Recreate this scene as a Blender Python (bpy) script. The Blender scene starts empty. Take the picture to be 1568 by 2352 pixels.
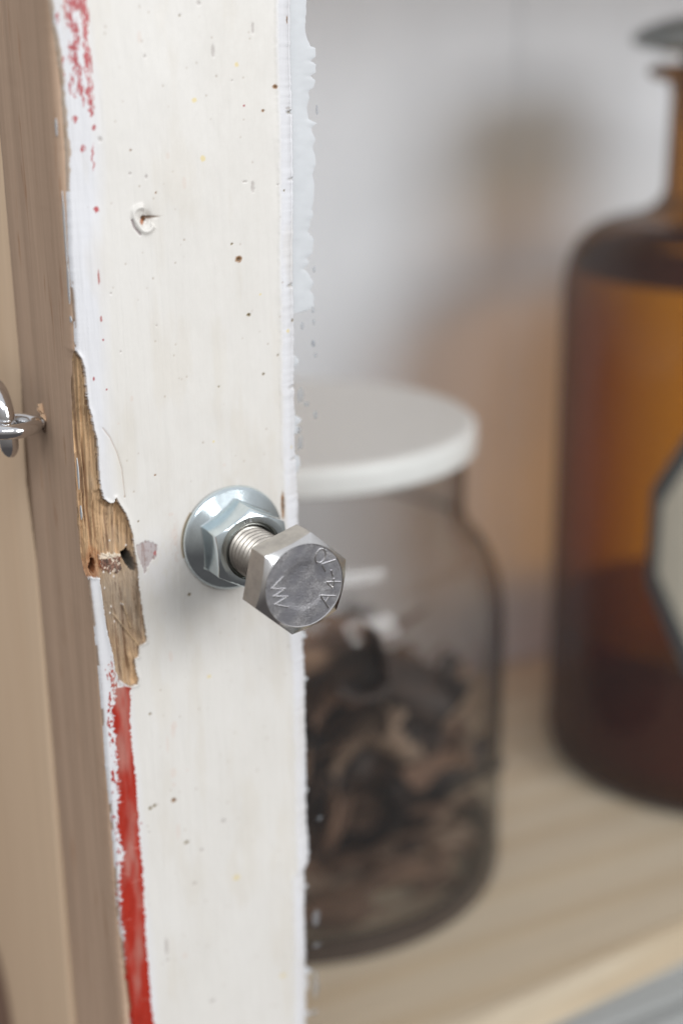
import bpy, bmesh, math, random
import numpy as np
from mathutils import Vector, Matrix

# ------------------------------------------------------------------ camera, world, lights, exposure
sc = bpy.context.scene
COL = sc.collection
MM = 0.001                                   # everything below is measured in millimetres; one unit is a metre
CAM = np.array([-114.449, -252.215, 92.115])
PITCH, YAW, ROLL = math.radians(17.5), math.radians(29.0), math.radians(-0.5)
fwd = Vector((math.sin(YAW)*math.cos(PITCH), math.cos(YAW)*math.cos(PITCH), -math.sin(PITCH)))
r0_ = fwd.cross(Vector((0, 0, 1))).normalized(); u0_ = r0_.cross(fwd)
rr_ = r0_*math.cos(ROLL) + u0_*math.sin(ROLL); uu_ = u0_*math.cos(ROLL) - r0_*math.sin(ROLL)
cd = bpy.data.cameras.new('camera'); cam = bpy.data.objects.new('camera', cd); COL.objects.link(cam)
cam.matrix_world = Matrix(((rr_.x, uu_.x, -fwd.x, CAM[0]*MM), (rr_.y, uu_.y, -fwd.y, CAM[1]*MM), (rr_.z, uu_.z, -fwd.z, CAM[2]*MM), (0, 0, 0, 1)))
cd.sensor_fit = 'VERTICAL'; cd.sensor_height = 36.0; cd.lens = 3300.0*36.0/2352.0
cd.clip_start = 0.01; cd.clip_end = 50
cd.dof.use_dof = True; cd.dof.focus_distance = 0.274; cd.dof.aperture_fstop = 5.9
sc.camera = cam
sc.view_settings.view_transform = 'Standard'; sc.view_settings.look = 'None'
sc.view_settings.exposure = 0.0; sc.view_settings.gamma = 1.0
sc.cycles.use_denoising = True; sc.cycles.max_bounces = 14; sc.cycles.transparent_max_bounces = 24
sc.cycles.transmission_bounces = 10; sc.cycles.glossy_bounces = 6; sc.cycles.caustics_reflective = False; sc.cycles.caustics_refractive = False

world = bpy.data.worlds.new('World'); sc.world = world; world.use_nodes = True
wn = world.node_tree.nodes; wl = world.node_tree.links
bg = wn['Background']; wtc = wn.new('ShaderNodeTexCoord'); wsp = wn.new('ShaderNodeSeparateXYZ'); wr = wn.new('ShaderNodeValToRGB')
wmr = wn.new('ShaderNodeMapRange'); wmr.inputs[1].default_value = -1; wmr.inputs[2].default_value = 1
wl.new(wtc.outputs['Generated'], wsp.inputs[0]); wl.new(wsp.outputs['Z'], wmr.inputs[0]); wl.new(wmr.outputs[0], wr.inputs[0]); wl.new(wr.outputs[0], bg.inputs[0])
e = wr.color_ramp.elements
e[0].position = 0.25; e[0].color = (0.15, 0.14, 0.14, 1)
e[1].position = 0.85; e[1].color = (1.15, 1.17, 1.22, 1)
m_ = e.new(0.5); m_.color = (0.52, 0.495, 0.475, 1)
bg.inputs[1].default_value = 0.62

def area(name, loc, target, size, size_y, power, color):
    l = bpy.data.lights.new(name, 'AREA'); l.shape = 'RECTANGLE'; l.size = size; l.size_y = size_y; l.energy = power; l.color = color
    o = bpy.data.objects.new(name, l); COL.objects.link(o); o.location = loc
    o.rotation_euler = (Vector(target) - Vector(loc)).to_track_quat('-Z', 'Y').to_euler()
    return o
# the room's window in front of the cabinet, a little to its right, and a second one high to its left
area('window_light', (0.74, -1.85, 0.72), (0.1, 0.1, -0.05), 1.05, 0.9, 37, (0.98, 0.99, 1.0))
area('left_window_light', (-0.75, -1.55, 1.25), (0, 0, 0), 1.3, 0.65, 16, (0.93, 0.97, 1.0))

# ------------------------------------------------------------------ helpers
def srgb(r, g, b):
    f = lambda c: (c/255/12.92) if c/255 <= 0.04045 else ((c/255+0.055)/1.055)**2.4
    return np.array([f(r), f(g), f(b)])

class NT:
    def __init__(s, name):
        s.m = bpy.data.materials.new(name); s.m.use_nodes = True; s.t = s.m.node_tree; s.n = s.t.nodes; s.n.clear()
        s.out = s.n.new('ShaderNodeOutputMaterial')
    def new(s, typ, **kw):
        n = s.n.new(typ)
        for k, v in kw.items(): setattr(n, k, v)
        return n
    def link(s, a, b): s.t.links.new(a, b)
    def coord(s, scale):
        tc = s.new('ShaderNodeTexCoord'); mp = s.new('ShaderNodeMapping'); s.link(tc.outputs['Object'], mp.inputs[0])
        mp.inputs['Scale'].default_value = scale
        return mp.outputs[0]
    def noise(s, scale, vec_scale=(1, 1, 1), detail=4, rough=.55, dist=0.0):
        n = s.new('ShaderNodeTexNoise'); n.inputs['Scale'].default_value = scale; n.inputs['Detail'].default_value = detail
        n.inputs['Roughness'].default_value = rough; n.inputs['Distortion'].default_value = dist
        s.link(s.coord(vec_scale), n.inputs['Vector']); return n.outputs[0]
    def ramp(s, fac, stops):
        r = s.new('ShaderNodeValToRGB'); s.link(fac, r.inputs[0]); el = r.color_ramp.elements
        el[0].position, el[0].color = stops[0][0], (*stops[0][1], 1); el[1].position, el[1].color = stops[-1][0], (*stops[-1][1], 1)
        for p, c in stops[1:-1]:
            q = el.new(p); q.color = (*c, 1)
        return r.outputs[0]
    def mix(s, fac, a, b, mode='MIX'):
        m = s.new('ShaderNodeMix', data_type='RGBA', blend_type=mode)
        for sock, v in ((m.inputs[0], fac), (m.inputs[6], a), (m.inputs[7], b)):
            if hasattr(v, 'links'): s.link(v, sock)
            elif isinstance(v, (int, float)): sock.default_value = v
            else: sock.default_value = (*v, 1)
        return m.outputs[2]
    def bump(s, h, strength, dist, normal=None):
        b = s.new('ShaderNodeBump'); b.inputs['Strength'].default_value = strength; b.inputs['Distance'].default_value = dist
        s.link(h, b.inputs['Height'])
        if normal is not None: s.link(normal, b.inputs['Normal'])
        return b.outputs[0]
    def principled(s, color=None, rough=.5, metal=0, normal=None, spec=.5, **kw):
        p = s.new('ShaderNodeBsdfPrincipled')
        for k, v in (('Base Color', color), ('Roughness', rough), ('Metallic', metal), ('Specular IOR Level', spec), *kw.items()):
            if v is None: continue
            if hasattr(v, 'links'): s.link(v, p.inputs[k])
            elif isinstance(v, (int, float)): p.inputs[k].default_value = v
            else: p.inputs[k].default_value = (*v, 1) if len(v) == 3 else v
        if normal is not None: s.link(normal, p.inputs['Normal'])
        s.link(p.outputs[0], s.out.inputs[0]); return p

def mesh_obj(name, verts, faces, mat, parent=None, origin=(0, 0, 0), smooth=True, angle=35, attrs=None):
    V = (np.asarray(verts, float) - np.asarray(origin, float))*MM
    me = bpy.data.meshes.new(name); me.from_pydata(V.tolist(), [], [list(map(int, f)) for f in faces]) if not isinstance(faces, np.ndarray) else None
    if isinstance(faces, np.ndarray):
        n, k = faces.shape
        me.vertices.add(len(V)); me.vertices.foreach_set('co', V.ravel())
        me.loops.add(n*k); me.loops.foreach_set('vertex_index', faces.ravel().astype(np.int32))
        me.polygons.add(n); me.polygons.foreach_set('loop_start', (np.arange(n)*k).astype(np.int32))
    me.update(calc_edges=True); me.validate()
    if attrs is not None:
        for an, av in attrs.items():
            at = me.attributes.new(an, 'FLOAT_COLOR', 'POINT')
            at.data.foreach_set('color', np.c_[av, np.ones(len(av))].astype(np.float32).ravel())
    if smooth:
        me.polygons.foreach_set('use_smooth', np.ones(len(me.polygons), bool))
        if angle: me.set_sharp_from_angle(angle=math.radians(angle))
    me.materials.append(mat)
    o = bpy.data.objects.new(name, me); COL.objects.link(o)
    if parent is not None: o.parent = parent
    else: o.location = Vector(origin)*MM
    return o
def empty(name, loc, label, cat, group=None):
    o = bpy.data.objects.new(name, None); COL.objects.link(o); o.location = Vector(loc)*MM; o.empty_display_size = .01
    o['label'] = label; o['category'] = cat
    if group: o['group'] = group
    return o
def tag(o, label, cat, group=None):
    o['label'] = label; o['category'] = cat
    if group: o['group'] = group
def lathe(profile, n=96, center=(0, 0, 0), axis='z', closed=False):
    """profile: list of (radius, height) -> verts, faces"""
    P = np.array(profile, float); a = np.linspace(0, 2*np.pi, n, endpoint=False); m = len(P)
    X = P[:, 0][:, None]*np.cos(a); Y = P[:, 0][:, None]*np.sin(a); Z = np.repeat(P[:, 1][:, None], n, 1)
    if axis == 'z': V = np.stack([X, Y, Z], -1)
    else: V = np.stack([X, -Z, Y], -1)            # axis -y: height grows towards the viewer
    V = V.reshape(-1, 3) + np.array(center)
    i, j = np.meshgrid(np.arange(m if closed else m-1), np.arange(n), indexing='ij')
    i2 = (i+1) % m; j2 = (j+1) % n
    F = np.stack([i*n+j, i*n+j2, i2*n+j2, i2*n+j], -1).reshape(-1, 4)
    return V, F
def tube(path, rad, seg=10, caps=True):
    P = np.array(path, float); n = len(P)
    if np.isscalar(rad): rad = np.full(n, float(rad))
    T = np.gradient(P, axis=0); T /= np.linalg.norm(T, axis=1)[:, None]+1e-12
    up = np.array([0.13, 0.31, 0.94]);
    N = np.cross(T[0], up); N /= np.linalg.norm(N); V = []
    for k in range(n):
        N = N - T[k]*N.dot(T[k]); N /= np.linalg.norm(N); B = np.cross(T[k], N)
        for s in range(seg):
            a = 2*math.pi*s/seg; V.append(P[k] + rad[k]*(N*math.cos(a)+B*math.sin(a)))
    F = [[k*seg+s, k*seg+(s+1) % seg, (k+1)*seg+(s+1) % seg, (k+1)*seg+s] for k in range(n-1) for s in range(seg)]
    if caps: F += [list(range(seg))[::-1], [(n-1)*seg+s for s in range(seg)]]
    return V, F
def join(parts):
    V, F, o = [], [], 0
    for v, f in parts:
        V += [tuple(p) for p in v]; F += [[int(i)+o for i in q] for q in f]; o += len(v)
    return V, F
def box(x0, x1, y0, y1, z0, z1, bev=0):
    bm = bmesh.new(); bmesh.ops.create_cube(bm, size=1)
    for v in bm.verts: v.co = Vector(((x0+x1)/2+v.co.x*(x1-x0), (y0+y1)/2+v.co.y*(y1-y0), (z0+z1)/2+v.co.z*(z1-z0)))
    if bev: bmesh.ops.bevel(bm, geom=bm.edges[:], offset=bev, segments=3, affect='EDGES', profile=.5)
    V = [v.co[:] for v in bm.verts]; F = [[v.index for v in f.verts] for f in bm.faces]; bm.free(); return V, F

RNG = np.random.default_rng(7)
_T = RNG.random((256, 256))
def vnoise(x, y, seed=0):
    x = np.asarray(x, float)+seed*17.31; y = np.asarray(y, float)+seed*9.77
    xi = np.floor(x).astype(int); yi = np.floor(y).astype(int); fx = x-xi; fy = y-yi
    fx = fx*fx*(3-2*fx); fy = fy*fy*(3-2*fy)
    g = lambda a, b: _T[a % 256, b % 256]
    return (g(xi, yi)*(1-fx)+g(xi+1, yi)*fx)*(1-fy) + (g(xi, yi+1)*(1-fx)+g(xi+1, yi+1)*fx)*fy
def fbm(x, y, seed=0, oct=4):
    s = 0; a = 1; t = 0
    for k in range(oct): s = s + a*vnoise(x*2**k, y*2**k, seed+k*3); t += a; a *= .5
    return s/t
def inpoly(x, z, poly):
    P = np.array(poly); ins = np.zeros(x.shape, bool); j = len(P)-1
    for i in range(len(P)):
        xi, zi = P[i]; xj, zj = P[j]
        c = ((zi > z) != (zj > z)) & (x < (xj-xi)*(z-zi)/((zj-zi) or 1e-9)+xi); ins ^= c; j = i
    return ins
def polydist(x, z, poly, closed=True):
    P = np.array(poly, float); d = np.full(x.shape, 1e9)
    for i in range(len(P) if closed else len(P)-1):
        a = P[i]; b = P[(i+1) % len(P)]; ab = b-a; L = ab.dot(ab)+1e-12
        t = np.clip(((x-a[0])*ab[0]+(z-a[1])*ab[1])/L, 0, 1)
        d = np.minimum(d, np.hypot(x-a[0]-t*ab[0], z-a[1]-t*ab[1]))
    return d
sstep = lambda a, b, v: (lambda t: t*t*(3-2*t))(np.clip((v-a)/(b-a), 0, 1))

# ------------------------------------------------------------------ shapes measured on the door (x, z in mm)
GOUGE = [(-30.23, 41.42), (-29.12, 39.64), (-28.63, 37.67), (-28.5, 34.03), (-28.36, 30.36), (-27.84, 28.58), (-27.63, 25.96), (-27.14, 23.79), (-27.13, 17.78), (-27.26, 14.01), (-27.17, 16.09), (-27.04, 15.12), (-26.64, 12.19), (-25.36, 11.03), (-24.48, 11.18), (-24.14, 12.0), (-23.44, 10.54), (-22.38, 8.63), (-21.71, 6.57), (-21.25, 4.14), (-21.08, 1.75), (-20.72, -0.69), (-20.47, -3.52), (-20.44, -6.53), (-20.2, -9.6), (-19.81, -13.75), (-19.46, -16.69), (-19.47, -18.86), (-21.13, -19.43), (-21.35, -21.66), (-22.28, -21.88), (-22.03, -24.63), (-21.61, -26.4), (-21.78, -27.62), (-23.42, -27.77), (-25.55, -25.92), (-26.23, -23.7), (-26.41, -21.6), (-26.75, -18.85), (-27.33, -15.27), (-27.64, -12.17), (-27.92, -8.71), (-28.19, -5.07), (-28.2, -3.68), (-29.93, -3.36), (-30.72, -3.61)]
HOLE_A = [(-23.24, 0.36), (-22.21, 1.16), (-21.28, 0.01), (-20.79, -2.06), (-20.8, -4.06), (-21.86, -3.26), (-22.93, -1.08)]
HOLE_B = [(-28.85, 1.54), (-27.94, 0.6), (-28.1, -2.12), (-28.96, -3.34), (-29.93, -3.36), (-30.0, -1.38)]
LEDGE = [(-27.74, 0.56), (-25.61, 0.38), (-23.27, -0.04), (-23.24, -3.01), (-23.89, -4.09), (-27.36, -2.65)]
GREY_PATCH = [(-20.79, 1.7), (-18.56, 2.31), (-16.97, 1.93), (-16.02, 0.87), (-16.43, -1.25), (-16.96, -1.75), (-17.58, -2.04), (-19.1, -4.17), (-19.64, -2.87), (-20.31, -0.56)]
SPLINTER_A = [(-23.63, -9.95), (-22.15, -15.73)]
SPLINTER_B = [(-25.56, -12.19), (-21.12, -19.23)]
RED_L = [(-27.12, -22.55), (-26.74, -23.81), (-26.41, -28.38), (-27.14, -32.98), (-27.12, -36.6), (-26.87, -40.19), (-27.0, -46.53), (-27.11, -52.46), (-27.63, -57.33), (-27.22, -62.52), (-26.66, -65.24), (-27.89, -70.01), (-27.95, -75.19), (-28.42, -79.23), (-27.7, -83.7), (-28.0, -88.94), (-28.03, -93.78), (-28.12, -99.74), (-27.49, -106.21)]
RED_R = [(-26.31, -22.73), (-25.85, -26.61), (-23.37, -27.88), (-23.6, -31.9), (-23.9, -37.39), (-23.81, -39.99), (-23.59, -44.47), (-23.27, -50.01), (-23.27, -56.04), (-23.35, -62.12), (-23.11, -68.37), (-23.05, -74.65), (-23.14, -80.96), (-23.23, -87.34), (-22.92, -92.86), (-22.81, -98.37), (-22.81, -103.34), (-22.3, -108.16)]
LEFT_EDGE = [(-30.6, 102.16), (-30.0, 95.78), (-29.46, 87.83), (-29.43, 76.74), (-30.05, 58.59), (-29.82, 46.69), (-30.21, 34.53), (-30.6, 22.03), (-30.95, 6.76), (-30.44, -2.18), (-29.83, -13.62), (-29.43, -25.32), (-29.23, -34.77), (-29.22, -44.47), (-28.79, -57.0), (-28.68, -67.19), (-28.81, -77.53), (-28.3, -85.63), (-28.03, -93.78), (-27.51, -102.17), (-27.49, -106.21)]
RIGHT_EDGE = [(16.23, 102.67), (16.12, 93.0), (16.2, 83.13), (16.24, 70.98), (15.83, 55.36), (15.77, 42.47), (15.51, 29.25), (15.44, 15.64), (15.97, 3.65), (15.82, -18.03), (16.75, -30.7), (16.84, -43.53), (16.84, -56.55), (16.61, -69.95), (17.07, -75.29), (16.99, -80.53), (15.85, -82.41), (15.8, -94.8), (15.77, -106.33), (15.73, -115.13), (15.49, -122.37)]
RED_BLOBS = [(-26.54, 101.85, 0.98, 1.42), (-24.88, 100.08, 0.56, 3.22), (-27.51, 99.0, 0.59, 1.43), (-26.48, 96.86, 0.47, 2.16), (-24.79, 93.6, 0.59, 1.99), (-27.04, 94.34, 0.71, 0.54), (-26.81, 91.8, 0.51, 2.0), (-24.89, 90.69, 0.36, 1.83), (-24.77, 86.28, 0.45, 1.66), (-24.62, 83.69, 0.28, 1.12), (-27.38, 86.34, 0.2, 0.37), (-27.37, 82.26, 0.48, 0.45), (-24.41, 80.7, 0.37, 0.56), (-26.41, 77.31, 0.4, 0.57), (-24.76, 75.81, 0.17, 2.26), (-24.59, 66.54, 0.46, 0.54), (-29.45, 99.34, 0.23, 1.06), (-28.87, 90.73, 0.15, 2.17), (-27.8, 88.91, 0.16, 1.09), (-26.29, 88.88, 0.12, 1.46), (-28.54, 101.12, 0.39, 0.5), (-25.3, 101.5, 0.39, 2.13)]
SPOTS = [(-6.92, 99.84, 0.21, 0.18, 'o'), (-14.82, 96.13, 0.41, 1.1, 'p'), (-13.96, 92.89, 0.25, 0.3, 'g'), (-0.62, 93.67, 0.35, 1.14, 'g'), (4.08, 91.27, 0.4, 0.42, 'y'), (-4.66, 85.14, 0.52, 0.46, 'y'), (11.85, 87.25, 0.55, 0.39, 'b'), (9.22, 82.97, 0.37, 0.28, 'b'), (-3.38, 74.69, 0.53, 0.55, 'y'), (15.01, 99.13, 0.27, 0.69, 'b'), (5.11, 70.06, 0.45, 0.16, 'g'), (6.67, 68.97, 0.37, 1.02, 'g'), (12.01, 69.21, 0.19, 0.12, 'g'), (-14.78, 71.87, 0.21, 0.39, 'g'), (-10.4, 75.46, 0.43, 0.54, 'p'), (-17.91, 72.59, 0.33, 0.23, 'g'), (5.31, 83.97, 0.14, 0.12, 'r'), (-23.22, 78.78, 0.41, 0.45, 'g'), (-17.55, 76.69, 0.17, 0.12, 'b'), (-13.09, 68.94, 0.17, 0.16, 'b'), (1.98, 58.61, 0.27, 0.21, 'o'), (13.39, 68.03, 0.19, 0.16, 'o'), (14.99, 83.28, 1.02, 0.2, 'g'), (-7.38, 70.44, 0.44, 1.18, 'p'), (-3.13, 101.9, 0.34, 0.37, 'g'), (7.53, 97.65, 0.27, 0.95, 'g'), (3.01, 88.47, 0.18, 0.16, 'g'), (3.26, 55.62, 0.74, 0.7, 'b'), (7.71, 48.47, 0.28, 0.21, 'y'), (5.15, 44.73, 0.42, 0.38, 'o'), (11.21, 36.15, 0.19, 0.22, 'o'), (7.98, 32.63, 0.28, 0.3, 'o'), (-1.77, 31.25, 0.23, 0.18, 'o'), (-19.87, 31.02, 0.35, 0.59, 'p'), (-27.04, 35.61, 0.21, 0.37, 'r'), (-24.74, 33.31, 0.13, 0.12, 'r'), (-22.81, 51.22, 0.21, 0.16, 'g'), (15.23, 42.52, 0.43, 0.35, 'o'), (13.73, 40.7, 0.43, 0.39, 'y'), (-24.95, 54.27, 0.12, 1.39, 'r'), (-24.95, 46.64, 0.17, 0.57, 'r'), (-24.8, 42.77, 0.09, 0.2, 'r'), (-15.94, 15.36, 0.22, 0.17, 'b'), (-3.34, 20.34, 0.24, 0.18, 'y'), (-21.53, 40.19, 0.13, 0.12, 'g'), (14.21, 16.73, 0.25, 0.32, 'y'), (-1.18, 15.26, 0.28, 0.36, 'p'), (-22.76, 26.5, 0.26, 0.21, 'p'), (-14.11, 44.41, 0.13, 0.12, 'g'), (-19.88, 6.56, 0.18, 0.18, 'o'), (-9.86, -10.54, 0.38, 0.32, 'o'), (-19.51, -34.66, 0.33, 0.24, 'o'), (11.55, 4.82, 0.4, 3.03, 'b'), (-14.43, -23.19, 0.47, 1.14, 'p'), (-12.5, 2.77, 0.74, 1.08, 'p'), (-12.34, 1.38, 0.37, 0.9, 'p'), (-13.01, 6.92, 0.55, 0.36, 'p'), (-6.24, -29.35, 0.44, 0.34, 'y'), (-15.16, -13.62, 0.24, 0.19, 'p'), (-14.43, -38.49, 0.67, 0.98, 'p'), (-1.25, -21.17, 0.25, 0.24, 'p'), (-15.32, -55.45, 0.58, 0.5, 'b'), (-15.16, -51.94, 0.39, 0.5, 'p'), (-20.61, -55.87, 0.38, 0.4, 'o'), (-19.62, -55.54, 0.39, 0.35, 'o'), (-4.27, -63.57, 0.51, 0.52, 'g'), (-12.88, -66.12, 0.59, 0.37, 'o'), (-1.56, -78.15, 0.83, 0.65, 'y'), (-15.07, -49.19, 0.67, 1.09, 'p'), (-14.59, -63.12, 0.44, 1.79, 'p'), (-14.73, -39.8, 0.48, 1.46, 'p'), (-16.07, -42.44, 0.29, 1.96, 'p'), (-9.58, -69.03, 0.5, 0.42, 'g'), (-11.42, -76.7, 0.6, 0.42, 'g'), (-14.46, -93.6, 0.51, 0.76, 'p'), (-18.52, -93.3, 0.5, 0.33, 'g'), (-18.61, -90.0, 0.4, 2.14, 'g'), (-8.51, -107.34, 0.63, 0.45, 'g'), (9.13, -106.91, 0.78, 0.46, 'y'), (-22.79, -58.81, 0.24, 0.25, 'r'), (-23.02, -69.34, 0.29, 0.26, 'r'), (-12.0, -49.39, 0.39, 0.25, 'p'), (-21.14, -61.33, 0.29, 0.25, 'g')]
KNOT = [(-15.25, 64.55)]
MARK_W = [(-4.26, 2.1), (-6.77, 0.19), (-3.92, -0.4), (-6.48, -1.4), (-3.43, -1.94), (-6.21, -3.03), (-3.35, -4.06)]
MARK_A = [(6.58, -3.8), (3.34, -3.04), (5.06, -5.8)]
MARK_A2 = [(5.22, -3.48), (4.34, -4.59)]
MARK_4 = [(7.65, -1.15), (4.5, -0.61), (6.0, -2.03), (6.21, -0.22)]
MARK_D = [(5.69, 1.56), (5.95, 0.26)]
MARK_7 = [(6.66, 3.4), (3.69, 3.06), (4.48, 1.53)]
MARK_0 = [(4.38, 4.19), (4.07, 3.76), (3.67, 3.48), (3.23, 3.39), (2.83, 3.5), (2.52, 3.8), (2.35, 4.24), (2.36, 4.75), (2.52, 5.25), (2.83, 5.68), (3.23, 5.96), (3.67, 6.05), (4.07, 5.94), (4.38, 5.64), (4.54, 5.21), (4.55, 4.69), (4.38, 4.19)]
SMEAR = [(21.07, 102.86), (20.86, 100.19), (20.65, 96.96), (21.73, 94.52), (22.86, 94.24), (22.94, 92.6), (21.69, 91.79), (22.98, 91.23), (22.79, 89.59), (21.64, 89.05), (22.77, 88.21), (22.42, 86.83), (21.11, 86.3), (21.41, 85.19), (20.73, 83.26), (21.18, 81.02), (21.81, 79.6), (23.14, 80.12), (21.8, 78.76), (22.6, 77.04), (21.91, 75.65), (22.55, 73.92), (22.53, 72.5), (21.83, 70.52), (22.3, 68.78), (22.09, 65.91), (21.56, 63.91), (21.87, 62.44), (21.01, 61.32), (21.16, 60.44), (20.48, 59.6), (21.96, 57.75), (21.58, 55.12), (20.88, 53.39), (20.05, 54.04), (20.19, 52.55), (19.18, 52.33), (20.34, 51.35), (21.83, 49.15), (20.78, 47.74), (21.78, 46.45), (21.75, 44.34), (19.86, 43.45), (19.01, 43.38)]
SMEAR_DOTS = [(21.87, 51.84, 0.4, 0.74), (21.5, 43.61, 0.41, 0.67), (21.59, 41.17, 0.35, 0.67), (21.46, 36.75, 0.55, 0.86), (23.01, 82.65, 0.33, 1.12), (18.96, 40.66, 0.41, 0.91), (18.24, 26.35, 1.01, 1.82), (19.72, 24.34, 0.66, 0.64), (21.91, 34.35, 0.4, 0.54), (21.45, 36.88, 0.41, 0.98), (21.72, 21.79, 0.51, 0.93), (18.05, 16.22, 0.71, 1.63), (17.84, 19.04, 0.51, 0.93), (19.91, -97.97, 1.25, 2.28), (20.05, -105.2, 1.11, 0.61), (19.63, -115.52, 0.81, 4.72), (19.0, -123.22, 1.53, 0.74), (21.29, -72.19, 0.68, 0.59)]


# ------------------------------------------------------------------ materials
def mat_paint():
    m = NT('old_painted_wood'); at = m.new('ShaderNodeAttribute', attribute_name='tint')
    fl = m.new('ShaderNodeAttribute', attribute_name='flags')      # x: paint, y: raw wood, z: gloss
    sp = m.new('ShaderNodeSeparateColor'); m.link(fl.outputs['Color'], sp.inputs[0])
    streak = m.noise(900, (1, 1, .05), 5, .6); blot = m.noise(60, (1, 1, .5), 4, .5)
    c = m.mix(.05, at.outputs['Color'], m.ramp(streak, [(.3, (.55, .52, .47)), (.7, (1, 1, 1))]), 'MULTIPLY')
    c = m.mix(.30, c, m.ramp(blot, [(.35, (.86, .84, .80)), (.65, (1, 1, 1))]), 'MULTIPLY')
    grain = m.noise(2600, (1, 1, .035), 6, .7, .3)
    wood = m.mix(.5, c, m.ramp(grain, [(.28, (.30, .24, .18)), (.5, (.85, .8, .75)), (.75, (1.25, 1.2, 1.1))]), 'MULTIPLY')
    c = m.mix(sp.outputs[1], c, wood)
    n1 = m.bump(m.noise(1500, (1, 1, .07), 5, .6), .4, .00014)
    n2 = m.bump(m.noise(260, (1, 1, .4), 4, .6), .35, .0003, n1)
    rmx = m.new('ShaderNodeMapRange'); m.link(sp.outputs[1], rmx.inputs[0]); rmx.inputs[3].default_value = .42; rmx.inputs[4].default_value = .85
    m.principled(c, rmx.outputs[0], 0, n2, .4); return m.m
def mat_board(name, base, dark, scale=1.0, rough=.7, axis=(1, 1, .03), contrast=1.0, extra=None):
    m = NT(name); a = m.noise(900*scale, axis, 5, .6, .2); b = m.noise(120*scale, (axis[0], axis[1], axis[2]*2) if axis[2] < .5 else axis, 4, .55, .4)
    c = m.mix(m.ramp(b, [(.35, (0, 0, 0)), (.68, (1, 1, 1))]), dark, base)
    c = m.mix(.35*contrast, c, m.ramp(a, [(.3, (.45, .4, .36)), (.65, (1, 1, 1))]), 'MULTIPLY')
    if extra: c = extra(m, c)
    m.principled(c, rough, 0, m.bump(a, .35, .0002), .3); return m.m
def mat_metal(name, col, rough, tintn=None, scratch=.25, scale=3000, vs=(1, 1, 1), bumpd=.00002, lo=.55):
    m = NT(name); n = m.noise(scale, vs, 5, .7); b = m.noise(350, (1, 1, 1), 5, .65)
    c = m.mix(scratch, col, m.ramp(n, [(.3, (lo, lo, lo)), (.7, (1, 1, 1))]), 'MULTIPLY')
    c = m.mix(scratch, c, m.ramp(b, [(.35, (.5, .5, .52)), (.6, (1, 1, 1))]), 'MULTIPLY')
    if tintn: c = m.mix(m.ramp(m.noise(220, (1, 1, 1), 3), [(.4, (0, 0, 0)), (.65, (1, 1, 1))]), c, tintn)
    rm = m.new('ShaderNodeMapRange'); m.link(n, rm.inputs[0]); rm.inputs[3].default_value = rough*.7; rm.inputs[4].default_value = rough*1.35
    m.principled(c, rm.outputs[0], 1.0, m.bump(n, .4, bumpd)); return m.m
def mat_thin_glass(name, tint, edge_tint, gloss_rough=.03, ior=1.45, edge_pow=1.0, haze=0, haze_col=(.8, .8, .8), rim=.35, refl=1.0):
    """one wall of blown glass: coloured by the length of its path through the wall, mirror-like by Fresnel"""
    m = NT(name); lw = m.new('ShaderNodeLayerWeight'); lw.inputs[0].default_value = rim
    pw = m.new('ShaderNodeMath', operation='POWER'); m.link(lw.outputs['Facing'], pw.inputs[0]); pw.inputs[1].default_value = edge_pow
    tr = m.new('ShaderNodeBsdfTransparent'); m.link(m.mix(pw.outputs[0], tint, edge_tint), tr.inputs[0])
    gl = m.new('ShaderNodeBsdfGlossy'); gl.inputs['Roughness'].default_value = gloss_rough; gl.inputs[0].default_value = (refl, refl, refl, 1)
    nb = m.bump(m.noise(45, (1, 1, 1), 2), .25, .0012); m.link(nb, gl.inputs['Normal'])
    fr = m.new('ShaderNodeFresnel'); ge = m.new('ShaderNodeNewGeometry'); im = m.new('ShaderNodeMapRange')
    m.link(ge.outputs['Backfacing'], im.inputs[0]); im.inputs[3].default_value = ior; im.inputs[4].default_value = 1/ior; m.link(im.outputs[0], fr.inputs[0])   # same mirror strength from either side of the wall
    m.link(nb, fr.inputs['Normal'])
    mx = m.new('ShaderNodeMixShader'); m.link(fr.outputs[0], mx.inputs[0]); m.link(tr.outputs[0], mx.inputs[1]); m.link(gl.outputs[0], mx.inputs[2])
    last = mx
    if haze:
        df = m.new('ShaderNodeBsdfDiffuse'); df.inputs[0].default_value = (*haze_col, 1)
        m2 = m.new('ShaderNodeMixShader'); m2.inputs[0].default_value = haze; m.link(mx.outputs[0], m2.inputs[1]); m.link(df.outputs[0], m2.inputs[2]); last = m2
    m.link(last.outputs[0], m.out.inputs[0]); return m.m

M_PAINT = mat_paint()
def side_extra(m, c):
    return m.mix(.8, c, m.ramp(m.noise(420, (1, 1, .12), 3, .6, .5), [(.60, (1, 1, 1)), (.74, (.74, .58, .48))]), 'MULTIPLY')
M_SIDE = mat_board('bare_grey_brown_wood', (.71, .505, .36), (.57, .40, .285), 1.0, .8, (1, 1, .03), .7, side_extra)
M_PINE = mat_board('cabinet_pine', (.92, .69, .48), (.85, .62, .42), .6, .7, (1, 1, .03), .5)
def shelf_extra(m, c):
    w = m.new('ShaderNodeTexWave', wave_type='BANDS', bands_direction='Y'); w.inputs['Scale'].default_value = 15; w.inputs['Distortion'].default_value = 3.2
    w.inputs['Detail'].default_value = 3; w.inputs['Detail Scale'].default_value = .8; m.link(m.coord((.12, 1, 1)), w.inputs['Vector'])
    return m.mix(.33, c, m.ramp(w.outputs[1], [(.0, (.80, .68, .50)), (.5, (1, 1, 1))]), 'MULTIPLY')
M_SHELF = mat_board('shelf_pine', (.82, .67, .50), (.76, .61, .45), .5, .5, (.04, 1, 1), .6, shelf_extra)
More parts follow.
